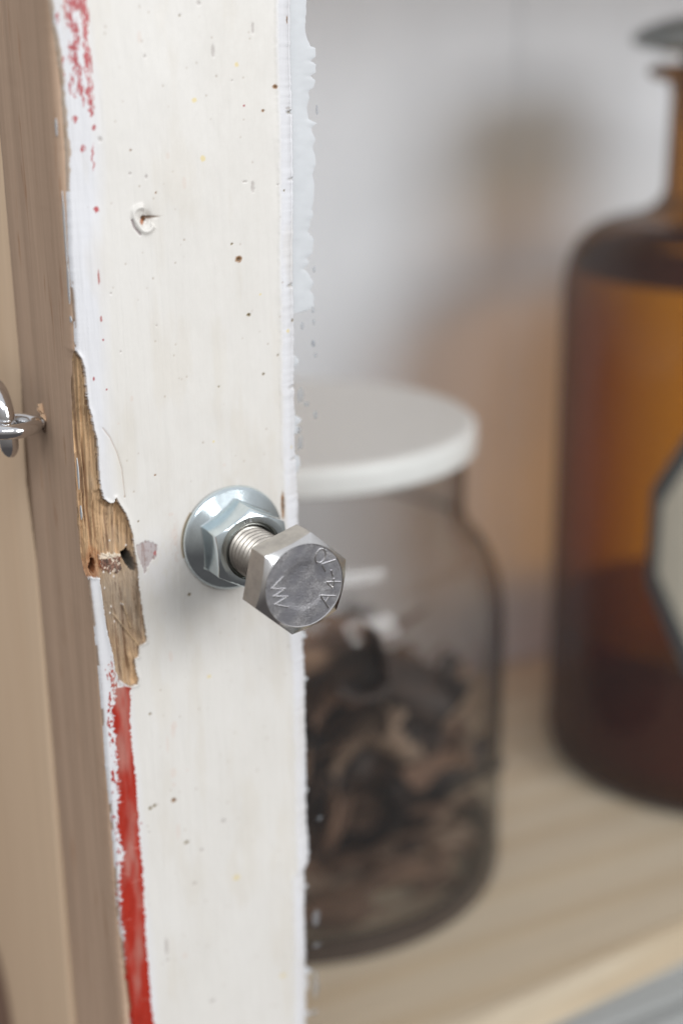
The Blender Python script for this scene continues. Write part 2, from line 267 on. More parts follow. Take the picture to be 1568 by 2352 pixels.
M_BACK = mat_board('painted_back_panel', (.75, .76, .79), (.72, .73, .76), .5, .6, (1, 1, .2), .1)
M_RAIL = mat_board('painted_rail', (.50, .49, .48), (.42, .41, .40), .6, .45, (.06, 1, 1), .2)
M_ZINC = mat_metal('blue_zinc', (.76, .85, .88), .14, None, .18, 2500, (1, 1, 1), .00001, .7)
M_STEEL = mat_metal('brushed_stainless', (.62, .59, .55), .42, None, .4, 5200, (.5, .05, 1), .00002, .6)
M_FACE = mat_metal('tumbled_stainless_face', (.78, .77, .79), .38, (.36, .36, .39), .9, 3000, (1, 1, 1), .00016, .35)
M_EDGE = mat_metal('bright_stainless', (.78, .77, .76), .16, None, .15, 3500, (1, 1, 1), .00001, .7)
M_THREAD = mat_metal('thread_steel', (.50, .46, .41), .36, None, .3, 2500, (1, 1, 1), .00001, .6)
M_CHROME = mat_metal('nickel_wire', (.74, .74, .75), .09, None, .1, 900, (1, 1, 1), .00001, .8)
M_PANE = mat_thin_glass('window_pane_glass', (.98, .985, .985), (.8, .85, .85), .02, 1.45, 1.5, .004, (.8, .82, .86), .35, .65)
M_JAR = mat_thin_glass('clear_jar_glass', (.95, .94, .93), (.08, .10, .105), .05, 1.5, 3.4, .006, (.7, .66, .62), .5, .6)
M_AMBER = mat_thin_glass('amber_bottle_glass', (.73, .445, .02), (.02, .012, .014), .08, 1.5, 2.4, .065, (.34, .09, .045), .5, .5)
M_STOP = mat_thin_glass('smoky_stopper_glass', (.86, .88, .86), (.05, .07, .08), .08, 1.5, .8, .05, (.08, .10, .11))
def mat_simple(name, col, rough, **kw):
    m = NT(name); n = m.noise(200, (1, 1, 1), 4); c = m.mix(.25, col, m.ramp(n, [(.35, (.8, .8, .8)), (.65, (1, 1, 1))]), 'MULTIPLY')
    m.principled(c, rough, 0, m.bump(n, .2, .0002), **kw); return m.m
M_SHOULDER = mat_thin_glass('dark_refraction_glass', (.30, .14, .04), (.02, .015, .02), .1, 1.5, 1.2, .10, (.03, .025, .03), .5, .4)  # dark refraction under the bottle shoulder is put into this colour
M_KNOT = mat_simple('wood_knot', (.26, .15, .10), .7)
M_HOLE = mat_simple('torn_dark_wood', (.12, .06, .035), .9)
M_LID = mat_simple('white_lid', (.82, .80, .77), .35)
M_SMEAR = mat_simple('white_paint_smear', (.53, .545, .56), .5)
M_DROP = mat_thin_glass('thin_paint_film', (.75, .77, .79), (.6, .62, .64), .4, 1.3, 1.0, .2, (.62, .64, .67), .35, .5)
M_LABEL = mat_simple('label_paper', (.62, .56, .46), .7)
M_BORDER = mat_simple('label_border_ink', (.06, .07, .075), .6)
M_LIQ = mat_thin_glass('dark_contents', (.50, .17, .13), (.05, .025, .03), .3, 1.33, 1.5, .14, (.34, .10, .10), .4)
M_BBASE = mat_simple('dark_bottle_foot', (.03, .028, .03), .25)
M_JBASE = mat_simple('thick_glass_foot', (.06, .042, .033), .25)
m = NT('bark'); n = m.noise(300, (1, 1, .15), 5, .7); m.principled(m.ramp(n, [(.3, (.055, .029, .018)), (.55, (.19, .105, .065)), (.8, (.44, .28, .175))]), .75, 0, m.bump(n, .8, .001)); M_BARK = m.m
m = NT('bark_dark'); n = m.noise(260, (1, 1, .15), 5, .7); m.principled(m.ramp(n, [(.3, (.012, .009, .008)), (.75, (.08, .047, .033))]), .6, 0, m.bump(n, .8, .001)); M_BARK2 = m.m
m = NT('bark_pale'); n = m.noise(260, (1, 1, .15), 5, .7); m.principled(m.ramp(n, [(.3, (.20, .13, .09)), (.75, (.38, .27, .19))]), .8, 0, m.bump(n, .8, .001)); M_BARK3 = m.m

# ------------------------------------------------------------------ the door: an old window sash
door = empty('window_sash_door', (-7, 18, -260), 'old white painted window sash used as cabinet door, chipped on its left edge', 'door')
DO = (-7, 18, -260)
def interp(tab, z):
    T = np.array(sorted([(p[1], p[0]) for p in tab])); return np.interp(z, T[:, 0], T[:, 1])
def build_stile():
    z = np.arange(-190, 170.01, .2)
    z = np.concatenate([np.arange(-258, -128, .8), np.arange(-128, 106, .18), np.arange(106, 170, .8)])
    s = np.concatenate([np.linspace(0, .42, 146, endpoint=False), np.linspace(.42, 1, 124)])
    S, Z = np.meshgrid(s, z, indexing='ij')
    xl = interp(LEFT_EDGE, z) + .18*(fbm(z*0.9, z*0, 3)-.5); xr = interp(RIGHT_EDGE, z)+.35*(fbm(z*1.1, z*0, 5)-.5)
    xr = xr + .25*(vnoise(z*2.3, z*0, 8)-.5)*(z < -25)
    X = xl[None]+(xr-xl)[None]*S
    Y = np.zeros_like(X)
    wob = .35*(fbm(X*.12, Z*.05, 1)-.5) + .10*(fbm(X*1.6, Z*.10, 2)-.5)
    Y += wob
    # rounded left arris, rounded right bead with a fine crack line
    dl = X-xl[None]; dr = xr[None]-X
    Y += 0.85*np.clip(1-dl/5.5, 0, 1)**1.6 + .5*np.clip(1-dl/.8, 0, 1)**2
    Y += 1.7*np.clip(1-dr/3.4, 0, 1)**2.0
    Y -= .16*np.exp(-((dr-3.6)/.5)**2)
    crack = np.exp(-((dr-.55-.12*(vnoise(Z*.3, Z*0, 4)-.5))/.16)**2)*(Z > 5); Y += .35*crack
    # base tints
    cream = srgb(211, 208, 203); cool = srgb(212, 212, 215)
    tint = np.empty(X.shape+(3,)); tint[:] = cream
    k = np.clip(np.clip(1-(dl-3.5-1.5*fbm(X*.5, Z*.1, 95))/3.0, 0, 1)+np.clip(1-(dr-3.2)/.9, 0, 1), 0, 1)[..., None]
    tint = tint*(1-k)+cool*k
    wood = np.zeros(X.shape)
    def put(mask, col, a=1.0):
        nonlocal tint
        w = (np.clip(mask, 0, 1)*a)[..., None]; tint = tint*(1-w)+np.asarray(col)*w
    jx = X+.30*(fbm(X*2.2, Z*1.0, 11)-.5)*2; jz = Z+.5*(fbm(X*2.2, Z*1.0, 12)-.5)*2
    # red paint showing: solid stripe below
    RL = interp(RED_L, Z); RR = interp(RED_R, Z)
    edge = .9*(fbm(X*2.4, Z*1.4, 21)-.5)+.8*(vnoise(X*1.2, Z*2.6, 25)-.5)
    red = ((X > RL+edge) & (X < RR+edge*.5) & (Z < -27.5)).astype(float)
    speck = (fbm(X*3.0, Z*1.3, 31) > .62) & (X > RL-1.3) & (X < RL+.5) & (Z < -22); red = np.maximum(red, speck)
    streak = (fbm(X*3.5, Z*.45, 33) > .56) & (X > -27.3) & (X < -24.6) & (Z < -17.5) & (Z > -30) & (fbm(X*2, Z*1.5, 37) > .45); red = np.maximum(red, streak*.8)
    # dry-brushed red above
    top = np.zeros(X.shape)
    for cx, cz, rx, rz in RED_BLOBS:
        d = ((jx+.25*(vnoise(Z*1.6, X*0, 41)-.5)*2-cx)/rx)**2+((jz-cz)/rz)**2; top = np.maximum(top, sstep(1.35, .75, d))
    env = (X > -28.2) & (X < -23.9) & (Z > 84)
    top = np.maximum(top, env*sstep(.57, .63, fbm(X*2.8, Z*.55, 43)+.10*np.clip((Z-84)/18, 0, 1)-.03))
    band = np.exp(-((X+24.75)/.42)**2)*sstep(80, 92, Z); top = np.maximum(top, sstep(.45, .6, band*(.55+.5*fbm(X*2, Z*.5, 47))))
    wear = sstep(.30, .40, fbm(X*5, Z*1.4, 49)); top = top*wear
    rcol = srgb(162, 44, 30)*(.80+.36*fbm(X*2.2, Z*.16, 51))[..., None]
    w = np.clip(red, 0, 1)[..., None]; tint = tint*(1-w)+rcol*w; Y -= .08*red
    rc2 = srgb(168, 58, 62)*(.8+.4*fbm(X*1.5, Z*.5, 53))[..., None]
    w = np.clip(top, 0, 1)[..., None]*.92; tint = tint*(1-w)+rc2*w
    worn = red*sstep(.66, .72, fbm(X*6, Z*.8, 55)); put(worn*.10, srgb(200, 120, 108)); put(red*sstep(.60, .75, fbm(X*3, Z*.3, 57)), srgb(140, 36, 28), .35)
    for _ in range(9):
        cx, cz, an = RNG.uniform(-27, -23), RNG.uniform(-110, -34), RNG.uniform(-.4, .4); q = sstep(.12, .03, np.abs((X-cx)*math.sin(an)+(Z-cz)*math.cos(an)))*(np.abs(X-cx) < RNG.uniform(.5, 1.6)); put(q*red, srgb(206, 130, 120), .6)
    # broken corner: raw wood
    left = [(interp(LEFT_EDGE, np.array([q]))[0]-2, q) for q in (-4, 0, 10, 20, 30, 41.5)]
    G = list(GOUGE)+left
    gm = inpoly(X+.12*(vnoise(X*4, Z*4, 61)-.5), Z, G); dist = polydist(X, Z, GOUGE, False)
    dist = np.where(gm, dist, 0)
    ridge = fbm(X*1.9, Z*.05, 63, 3); fine = fbm(X*5.5, Z*.12, 64, 3)
    dep = np.minimum(dist, 1.0)*.8+np.minimum(dist, 3.0)*.35+gm*(1.0*np.abs(ridge-.5)*2+.25*(fine-.5))+gm*.30
    low = sstep(-2, -6, Z)*gm; dep = dep*(1-.35*low)
    fib = gm*np.clip(.5*sstep(.55, .75, fbm(X*4+Z*.5, Z*.3, 67)), 0, 1); dep -= .5*fib*low
    Y += np.clip(dep, 0, 5)
    wood = np.where(gm, 1.0, wood)
    base = srgb(192, 160, 124)*(.70+.6*ridge)[..., None]
    gl = (.72+.48*fbm(X*4.5, Z*.10, 66, 3))[..., None]; base = base*gl
    greyf = (sstep(2, -6, Z)*(.55+.35*fbm(X*.8, Z*.4, 68)))[..., None]*sstep(-30, -10, Z)[..., None]
    base = base*(1-greyf)+srgb(138, 123, 108)*(.55+.8*ridge)[..., None]*greyf
    tint = np.where(gm[..., None], base, tint)
    put(gm*(dist < .25)*(fbm(X*2, Z*.8, 69) > .52), srgb(110, 84, 62), .6)
    for gx, gz0, gz1, gw in ((-29.6, 6, 38, .16), (-28.8, 2, 24, .2), (-27.9, 2, 12, .15), (-25.6, 0, 9, .2), (-24.2, 1, 8, .16), (-24.9, -30, -8, .14), (-23.4, -25, -6, .16)):
        q = np.exp(-((X-gx-(Z-gz0)*-.025-.12*(vnoise(Z*.4, Z*0, 91)-.5))/gw)**2)*gm*sstep(gz0-1, gz0+2, Z)*sstep(gz1+1, gz1-2, Z); Y += .45*q; put(q, srgb(120, 86, 62), .8)
    put(gm*sstep(.62, .72, fbm(X*6.5, Z*.07, 70, 3)), srgb(112, 84, 62), .6)
    # saw-cut ledge, old mortise holes, splinters
    lm = inpoly(jx, jz, LEDGE); Y[lm] -= .35; rough = fbm(X*3, Z*3, 71)
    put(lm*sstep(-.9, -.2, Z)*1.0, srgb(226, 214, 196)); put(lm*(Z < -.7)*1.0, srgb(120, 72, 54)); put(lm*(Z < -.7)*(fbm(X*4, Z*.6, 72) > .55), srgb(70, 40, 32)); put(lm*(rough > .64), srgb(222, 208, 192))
    Y += lm*.9*(rough-.5)
    HB = [(-29.0+(p[0]+29.0)*.75, -1.9+(p[1]+1.4)*.62) for p in HOLE_B]
    for H, dd in ((HOLE_A, 6.5), (HB, 2.2)):
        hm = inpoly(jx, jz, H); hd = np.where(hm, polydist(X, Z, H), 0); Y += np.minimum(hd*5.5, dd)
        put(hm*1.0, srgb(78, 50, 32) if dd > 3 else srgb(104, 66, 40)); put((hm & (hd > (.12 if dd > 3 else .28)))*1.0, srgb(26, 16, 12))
    hd = polydist(X, Z, HOLE_B); put(gm*sstep(1.3, .1, hd)*(hd > .02), srgb(150, 88, 46), .5)
    for (a, b) in (SPLINTER_A, SPLINTER_B):
        d = polydist(X, Z, [a, b], False); q = sstep(.24, .05, d)*(.4+.8*fbm(X*2, Z*1.2, 92)); Y -= .6*q; put(q, srgb(184, 158, 124))
    for _ in range(11):
        cx, cz = RNG.uniform(-27.5, -21), RNG.uniform(-14, 3); d = np.hypot((X-cx), (Z-cz)*.8); q = sstep(.24, .12, d)*gm; put(q, srgb(222, 216, 212)); Y -= .2*q
    # paint lip round the break
    lip = polydist(X, Z, GOUGE, False); Y -= np.where(gm, 0, .22*np.exp(-(lip/.5)**2))
    put((~gm)*sstep(.22, .08, lip)*(fbm(X*1.2, Z*.8, 73) > .5), srgb(150, 132, 118), .5)
    # bare grey patch where paint is off
    gp = inpoly(jx, jz, GREY_PATCH); Y += gp*.12; put(gp*1.0, srgb(176, 166, 166)); put(gp*(fbm(X*4.5, Z*.4, 75) > .56), srgb(148, 128, 124), .8); put(gp*(np.hypot(X+16.6, Z+.6) < .45), srgb(168, 84, 84), .8)
    put(sstep(7, 1, np.hypot((X+17), (Z+3)*.7))*(fbm(X*1.5, Z*.7, 76) > .42)*(~gp)*(~gm), srgb(214, 212, 214), .5)
    # fine hairline in the paint left of the break
    hl = polydist(X, Z, [(-25.9, 26), (-24.6, 24), (-23.4, 21), (-22.6, 17.5), (-22.4, 14), (-22.3, 11.8)], False); Y += .10*np.exp(-(hl/.14)**2); put(sstep(.16, .05, hl), srgb(176, 160, 150), .7)
    # bare wood on the very arris, flaked
    ar = sstep(.5, .15, dl)*(Z < 101)*(fbm(X*.5, Z*.22, 77) > .50); put(ar, srgb(150, 124, 100), .85); wood = np.maximum(wood, ar)
    ar2 = sstep(1.5, 1.2, dl+1.4*fbm(X*.3, Z*.5, 78))*(Z > 70); put(ar2, srgb(176, 156, 136), .9)
    # knot with cracked filler
    kx, kz = KNOT[0]; rx = X-kx; rz = Z-kz; r = np.hypot(rx, rz*1.0); th = np.arctan2(rz, rx)
    Y -= .42*np.exp(-((r-2.2-.3*np.sin(3*th))/.5)**2)*(np.cos(th-3.6) > -.3); Y += .5*np.exp(-(r/1.2)**2)
    Y += .55*np.exp(-(rz/.22)**2)*np.exp(-((rx-.6)/1.1)**2)+.35*np.exp(-(polydist(X, Z, [(kx-2.7, kz-.3), (kx-2.3, kz-1.6), (kx-1.2, kz-3.0)], False)/.15)**2)
    put(sstep(2.0, .6, r)*(fbm(X*2.5, Z*2.5, 81) > .45), srgb(176, 168, 160), .7)
    put(sstep(.30, .08, polydist(X, Z, [(kx-2.7, kz-.3), (kx-2.3, kz-1.6), (kx-1.2, kz-3.0)], False)), srgb(150, 136, 138), .8)
    put(sstep(.75, .35, np.hypot(rx+.35, rz+.1)/1.0), srgb(70, 42, 20)); put(sstep(.6, .2, np.hypot((rx+.75), (rz+.75)*.8)), srgb(160, 88, 30), .8)
    put(sstep(.36, .12, np.abs(rz-.05*rx)+.10*np.clip(rx-.8, 0, 9)+9*(rx < -.4)), srgb(96, 64, 36), .85)
    # specks, stains and nicks
    cols = {'y': srgb(214, 198, 150), 'b': srgb(138, 96, 50), 'g': srgb(176, 170, 166), 'p': srgb(206, 184, 172), 'r': srgb(160, 60, 66), 'o': srgb(122, 104, 62)}
    for cx, cz, rx_, rz_, c in SPOTS:
        sel = (np.abs(X-cx) < rx_*1.9+.3) & (np.abs(Z-cz) < rz_*1.9+.3)
        x_ = X[sel]; z_ = Z[sel]; n_ = fbm(x_*3, z_*3, 83)
        d = ((x_-cx)/max(rx_, .2))**2+((z_-cz)/max(rz_, .2))**2
        q = sstep(1.5, .5, d+1.2*(n_-.5))*(.30 if c == 'p' else .75 if c == 'g' else .9)
        t = tint[sel]; tint[sel] = t*(1-q[:, None])+cols[c]*q[:, None]
        if c in 'bo':
            q2 = sstep(.6, .1, ((x_-cx-.1)/max(rx_, .2))**2*1.6+((z_-cz)/max(rz_, .2))**2*1.6); tint[sel] = tint[sel]*(1-q2[:, None]*.75)+srgb(60, 44, 22)*q2[:, None]*.75; Y[sel] += .25*q2
        if c == 'g': Y[sel] += .12*q
    tiny = RNG.uniform(size=(170, 3)); 
    for a, b, c in tiny:
        cx = -27+a*40; cz = -118+b*220; sel = (np.abs(X-cx) < .5) & (np.abs(Z-cz) < .5); q = sstep(.24+.1*c, .1, np.hypot(X[sel]-cx, Z[sel]-cz))*(.15+.4*c)
        tint[sel] = tint[sel]*(1-q[:, None])+srgb(150, 132, 112)*q[:, None]; Y[sel] += .04*q
    # rust line under the flange on the left
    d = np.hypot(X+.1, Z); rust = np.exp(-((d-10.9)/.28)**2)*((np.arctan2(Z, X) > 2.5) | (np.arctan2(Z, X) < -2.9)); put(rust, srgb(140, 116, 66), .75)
    put(sstep(14.5, 11, d)*sstep(-11.2, -12.5, X)*(fbm(X*1.8, Z*1.2, 85) > .52), srgb(196, 178, 168), .6)
    put(np.exp(-(np.hypot(X, Z)/20)**2)*sstep(.35, .65, fbm(X*.35, Z*.25, 87)), srgb(190, 180, 166), .22)
    put(sstep(.5, .75, fbm(X*.25, Z*.06, 88)), srgb(200, 192, 178), .25)
    # nicks on the right bead
    for cz, dd in ((82.5, 1.1), (49.5, .7), (70, .4), (29, .4), (14, .5), (-8, .3)):
        q = np.exp(-((Z-cz)/.28)**2)*sstep(2.4, .6, dr)*dd; Y += q; put(q, srgb(130, 120, 96), .7)
    ny, nz = len(s), len(z)
    V = np.stack([X, Y, Z], -1).reshape(-1, 3)
    i, j = np.meshgrid(np.arange(ny-1), np.arange(nz-1), indexing='ij')
    F = np.stack([i*nz+j, (i+1)*nz+j, (i+1)*nz+j+1, i*nz+j+1], -1).reshape(-1, 4)
    # right side and back close the timber
    n0 = len(V); R = V.reshape(ny, nz, 3)[-1].copy(); R1 = R.copy(); R1[:, 1] += .8; R1[:, 0] -= .25; R2 = R.copy(); R2[:, 1] = 36; L2 = V.reshape(ny, nz, 3)[0].copy(); L2[:, 1] = 36
    V = np.vstack([V, R1, R2, L2]); rows = [(ny-1)*nz, n0, n0+nz, n0+2*nz]; q = np.arange(nz-1)
    for a, b in zip(rows[:-1], rows[1:]): F = np.vstack([F, np.stack([a+q, b+q, b+q+1, a+q+1], -1)])
    tt = np.vstack([tint.reshape(-1, 3), np.tile(cool, (nz, 1)), np.tile(srgb(150, 128, 108), (2*nz, 1))]); fl = np.zeros((len(V), 3)); fl[:ny*nz, 1] = wood.ravel()
    o = mesh_obj('stile', V, F, M_PAINT, door, DO, attrs={'tint': tt, 'flags': fl}, angle=None)
    # left side of the stile: bare board
    zz = z[::2]; Lf = np.stack([X, Y, Z], -1)[0][::2]; ys = np.array([0, .35, 1.2, 3, 6, 12, 18, 22, 26, 30, 34, 35.4, 36])
    VV = []
    for t, yy in enumerate(ys):
        P = Lf.copy(); y0 = Lf[:, 1]; P[:, 1] = y0+(36-y0)*(yy/36); P[:, 0] = Lf[:, 0]*(1-min(1, t/3))+(-30.2+(.0012)*(0-zz)*8)*min(1, t/3)+.10*(fbm(zz*.4+t, zz*0+yy*.3, 90)-.5) + (.8 if yy > 35.5 else 0); VV.append(P)
    VV = np.array(VV); a, b = VV.shape[:2]; i, j = np.meshgrid(np.arange(a-1), np.arange(b-1), indexing='ij')
    FF = np.stack([i*b+j, i*b+j+1, (i+1)*b+j+1, (i+1)*b+j], -1).reshape(-1, 4)
    s_ = mesh_obj('side_face', VV.reshape(-1, 3), FF, M_SIDE, door, DO, angle=None); s_['label'] = 'bare greyish brown wood side of the door'
build_stile()

# paint flakes left on the side arris
def flake(pts, y, name='paint_flake'):
    bm = bmesh.new(); vs = [bm.verts.new((-30.42, yy, zz)) for yy, zz in pts]; f = bm.faces.new(vs)
    r = bmesh.ops.extrude_face_region(bm, geom=[f])
    for v in r['geom']:
        if isinstance(v, bmesh.types.BMVert): v.co.x -= .12
    bmesh.ops.recalc_face_normals(bm, faces=bm.faces[:])
    V = [v.co[:] for v in bm.verts]; bm.verts.index_update(); F = [[v.index for v in g.verts] for g in bm.faces]; bm.free()
    mesh_obj(name, V, F, M_SMEAR, door, DO)
for (y0, z0, l) in ((2.0, 81, 3.2), (1.0, 63, 13.0), (.9, 53.5, 8.0), (.9, 47, 1.2), (2.6, 17, 6.0), (2.3, 9.5, 3.0)):
    k = 12; aa = [(y0+(.38+.25*RNG.random())*math.cos(2*math.pi*i/k), z0+l/2*math.sin(2*math.pi*i/k)*(.9+.2*RNG.random())) for i in range(k)]; flake(aa, y0)

# glass pane set behind the stile and the bottom rail
V, F = box(8, 330, 4.3, 7.0, -250, 170); mesh_obj('glass_pane', V, F, M_PANE, door, DO, smooth=False)
def build_smear():
    zt = np.arange(-126, 112, .3); x0 = 12.0; E = np.array(sorted([(p[1], p[0]) for p in SMEAR])); lo = min(p[1] for p in SMEAR)
    xe = np.interp(zt, E[:, 0], E[:, 1]) + .2*(vnoise(zt*1.5, zt*0, 95)-.5); xe = np.where(zt < lo, 15.2+1.6*np.clip(fbm(zt*.35, zt*0, 97)-.42, 0, 1)*6, xe)
    t = np.linspace(0, 1, 18); X = x0+(xe-x0)[:, None]*t[None]; Z = np.repeat(zt[:, None], 18, 1)
    th = (.11*np.clip((1-t)*6, 0, 1)**.5)[None]*np.ones_like(X)*(.6+.7*fbm(X*1.3, Z*.8, 99))*(zt[:, None]*0+1)
    Y = 4.22-th
    V = np.stack([X, Y, Z], -1).reshape(-1, 3); a, b = X.shape; i, j = np.meshgrid(np.arange(a-1), np.arange(b-1), indexing='ij')
    F = np.stack([i*b+j, i*b+j+1, (i+1)*b+j+1, (i+1)*b+j], -1).reshape(-1, 4)
    o = mesh_obj('paint_smear', V, F, M_SMEAR, door, DO, angle=None); o['label'] = 'uneven white paint smeared onto the glass'
    parts = []
    for cx, cz, rx, rz in SMEAR_DOTS:
        k = 14; ring = [(cx+rx*math.cos(2*math.pi*i/k)*RNG.uniform(.65, 1.1), 4.2, cz+rz*math.sin(2*math.pi*i/k)*RNG.uniform(.75, 1.1)) for i in range(k)]
        inner = [(cx+(p[0]-cx)*.6, 4.02, cz+(p[2]-cz)*.6) for p in ring]
        mesh_obj('paint_drop', ring+inner, [[i, (i+1) % k, k+(i+1) % k, k+i] for i in range(k)]+[list(range(k, 2*k))], M_DROP, door, DO)
build_smear()
# bottom rail of the sash
def rail():
    prof = [(36, -150), (9, -149.5), (7.6, -149.3), (7.4, -151.3), (2.2, -151.6), (1.2, -152.6), (.4, -155.5), (1.2, -157), (0, -158.2), (-.1, -170), (36, -170)]
    V = []; xs = np.linspace(15.3, 330, 90)
    for x in xs:
        for (y, zz) in prof: V.append((x, y, zz-92+.12*(vnoise(x*.3, y, 7)-.5)))
    n = len(prof); F = [[a*n+b, (a+1)*n+b, (a+1)*n+(b+1) % n, a*n+(b+1) % n] for a in range(len(xs)-1) for b in range(n)]
    F += [list(range(n))[::-1], [(len(xs)-1)*n+b for b in range(n)]]
    mesh_obj('bottom_rail', V, F, M_RAIL, door, DO, angle=25)
rail()

# ------------------------------------------------------------------ the cabinet
CO = (100, 150, -260)
cab = empty('display_cabinet', CO, 'pine display cabinet with a pale back panel behind the glass door', 'cabinet')
V, F = box(-30.0, -12, 37.2, 262, -260, 190, 1.2); mesh_obj('side_panel', V, F, M_PINE, cab, CO)
zs = -172.35
bm = bmesh.new()
fr = [(-11.8, 37.2+.0), (87, 38.2), (140, 42.5), (178, 45.5), (360, 60)]
top = [bm.verts.new((x, y, zs)) for x, y in fr]+[bm.verts.new((360, 243, zs)), bm.verts.new((-11.8, 243, zs))]
f = bm.faces.new(top); r = bmesh.ops.extrude_face_region(bm, geom=[f])
for v in r['geom']:
    if isinstance(v, bmesh.types.BMVert): v.co.z -= 18
bmesh.ops.recalc_face_normals(bm, faces=bm.faces[:]); bmesh.ops.bevel(bm, geom=bm.edges[:], offset=1.5, segments=3, affect='EDGES')
bm.verts.index_update(); V = [v.co[:] for v in bm.verts]; F = [[v.index for v in g.verts] for g in bm.faces]; bm.free()
mesh_obj('shelf', V, F, M_SHELF, cab, CO)
V, F = box(520, 538, 60, 251, -260, 190, .8); mesh_obj('side_panel', V, F, M_PINE, cab, CO)  # unseen right side, added with the top to cut ambient light inside
V, F = box(-30, 538, 37.2, 262, 190.5, 208, .8); mesh_obj('top_panel', V, F, M_PINE, cab, CO)  # unseen, added to keep ambient light from falling in from above
V, F = join([box(-11.8, 500, 47, 60, -216, -190.6, .6), box(-11.8, 500, 43.5, 47.2, -200, -196, 1.2), box(-11.8, 500, 41, 47.3, -216, -206, 1.5)]); mesh_obj('painted_apron', V, F, M_RAIL, cab, CO, angle=25)
em = []
for k in range(len(fr)-1):
    (xa, ya), (xb, yb) = fr[k], fr[k+1]; em.append(box(0, 1, 0, 1, 0, 1)); vv = np.array(em[-1][0]); w = vv.copy()
    w[:, 0] = xa+(xb-xa)*vv[:, 0]; w[:, 1] = ya+(yb-ya)*vv[:, 0]-3.0+2.96*vv[:, 1]; w[:, 2] = zs-5+5.4*vv[:, 2]-.5*(1-vv[:, 1]); em[-1] = (w, em[-1][1])
V, F = join(em); mesh_obj('edge_strip', V, F, M_SHELF, cab, CO)
V, F = box(-11.8, 243.5, 243.5, 251, -260, 190, .8); mesh_obj('back_board', V, F, M_BACK, cab, CO)
V, F = box(243.7, 520, 243.5, 251, -260, 190, .8); mesh_obj('back_board', V, F, M_BACK, cab, CO)

kb = [(-30.3-.5*(1-s_*s_), 110+17*s_*math.cos(a_), -176+29*s_*math.sin(a_)) for s_ in (1, .75, .5, .25) for a_ in [2*math.pi*k/24 for k in range(24)]]
mesh_obj('knot', kb, [[r_*24+k, r_*24+(k+1) % 24, (r_+1)*24+(k+1) % 24, (r_+1)*24+k] for r_ in range(3) for k in range(24)]+[list(range(72, 96))], M_KNOT, cab, CO)
# ------------------------------------------------------------------ flange nut
nut = empty('flange_nut', (0, 0, 0), 'shiny bluish zinc flange nut seated flat on the white paint', 'nut')
def hexr(a, af, off=30): 
    t = (np.degrees(a)-off+30) % 60-30; return af/2/np.cos(np.radians(t))   # off: direction of a flat's centre
def nut_mesh():
    n = 240; a = np.linspace(0, 2*np.pi, n, endpoint=False); H = hexr(a, 15.0, 62)
    H = np.minimum(H, 8.62); rings = []
    prof_f = [(10.2, .06), (10.75, .1), (10.9, .45), (10.82, .95), (10.45, 1.35)]
    for r, h in prof_f: rings.append((np.full(n, r), np.full(n, h)))
    for k in np.linspace(.15, 1, 7):
        r = 10.45*(1-k)+(H+.25)*k; rings.append((r, 1.35+(10.45-r)*.55))
    hb = rings[-1][1]+.25; rings.append((H+.05, hb)); rings.append((H, hb+.3))
    ctop = 10.1-np.clip((H-7.15), 0, 9)*.62
    for q in (.25, .5, .75, .97): rings.append((H, hb+.3+(ctop-hb-.3)*q))
    rings.append((H-.10, ctop+.02)); rings.append((np.full(n, 7.25), np.full(n, 10.05))); rings.append((np.full(n, 7.0), np.full(n, 10.12)))
    rings.append((np.full(n, 5.95), np.full(n, 10.1))); rings.append((np.full(n, 5.75), np.full(n, 9.95))); rings.append((np.full(n, 5.12), np.full(n, 9.0))); rings.append((np.full(n, 5.1), np.full(n, 1.0)))
    V = np.vstack([np.stack([r*np.cos(a), -h, r*np.sin(a)], -1) for r, h in rings]); m_ = len(rings)
    i, j = np.meshgrid(np.arange(m_-1), np.arange(n), indexing='ij'); j2 = (j+1) % n
    F = np.stack([i*n+j, i*n+j2, (i+1)*n+j2, (i+1)*n+j], -1).reshape(-1, 4)
    return V, F, n
V, F, n_ = nut_mesh(); cut = 11
mesh_obj('flange', V[:(cut+1)*n_], F[:cut*n_], M_ZINC, nut)
mesh_obj('hex_collar', V[cut*n_:], F[cut*n_:]-cut*n_, M_ZINC, nut, angle=28)
marks = []
for ang, kind in ((104, 'I'), (97, 'E'), (90, 'I')):
    a = math.radians(ang); c = np.array([6.5*math.cos(a), -10.12, 6.5*math.sin(a)]); u = np.array([math.cos(a), 0, math.sin(a)]); t = np.array([math.sin(a), 0, -math.cos(a)])
    marks.append(tube([c-u*.42, c, c+u*.42], .09, 6))
    if kind == 'E':
        for q in (-.4, 0, .4): marks.append(tube([c+u*q, c+u*q+t*.2, c+u*q+t*.4], .08, 6))
V, F = join(marks); mesh_obj('stamp', V, F, M_EDGE, nut)

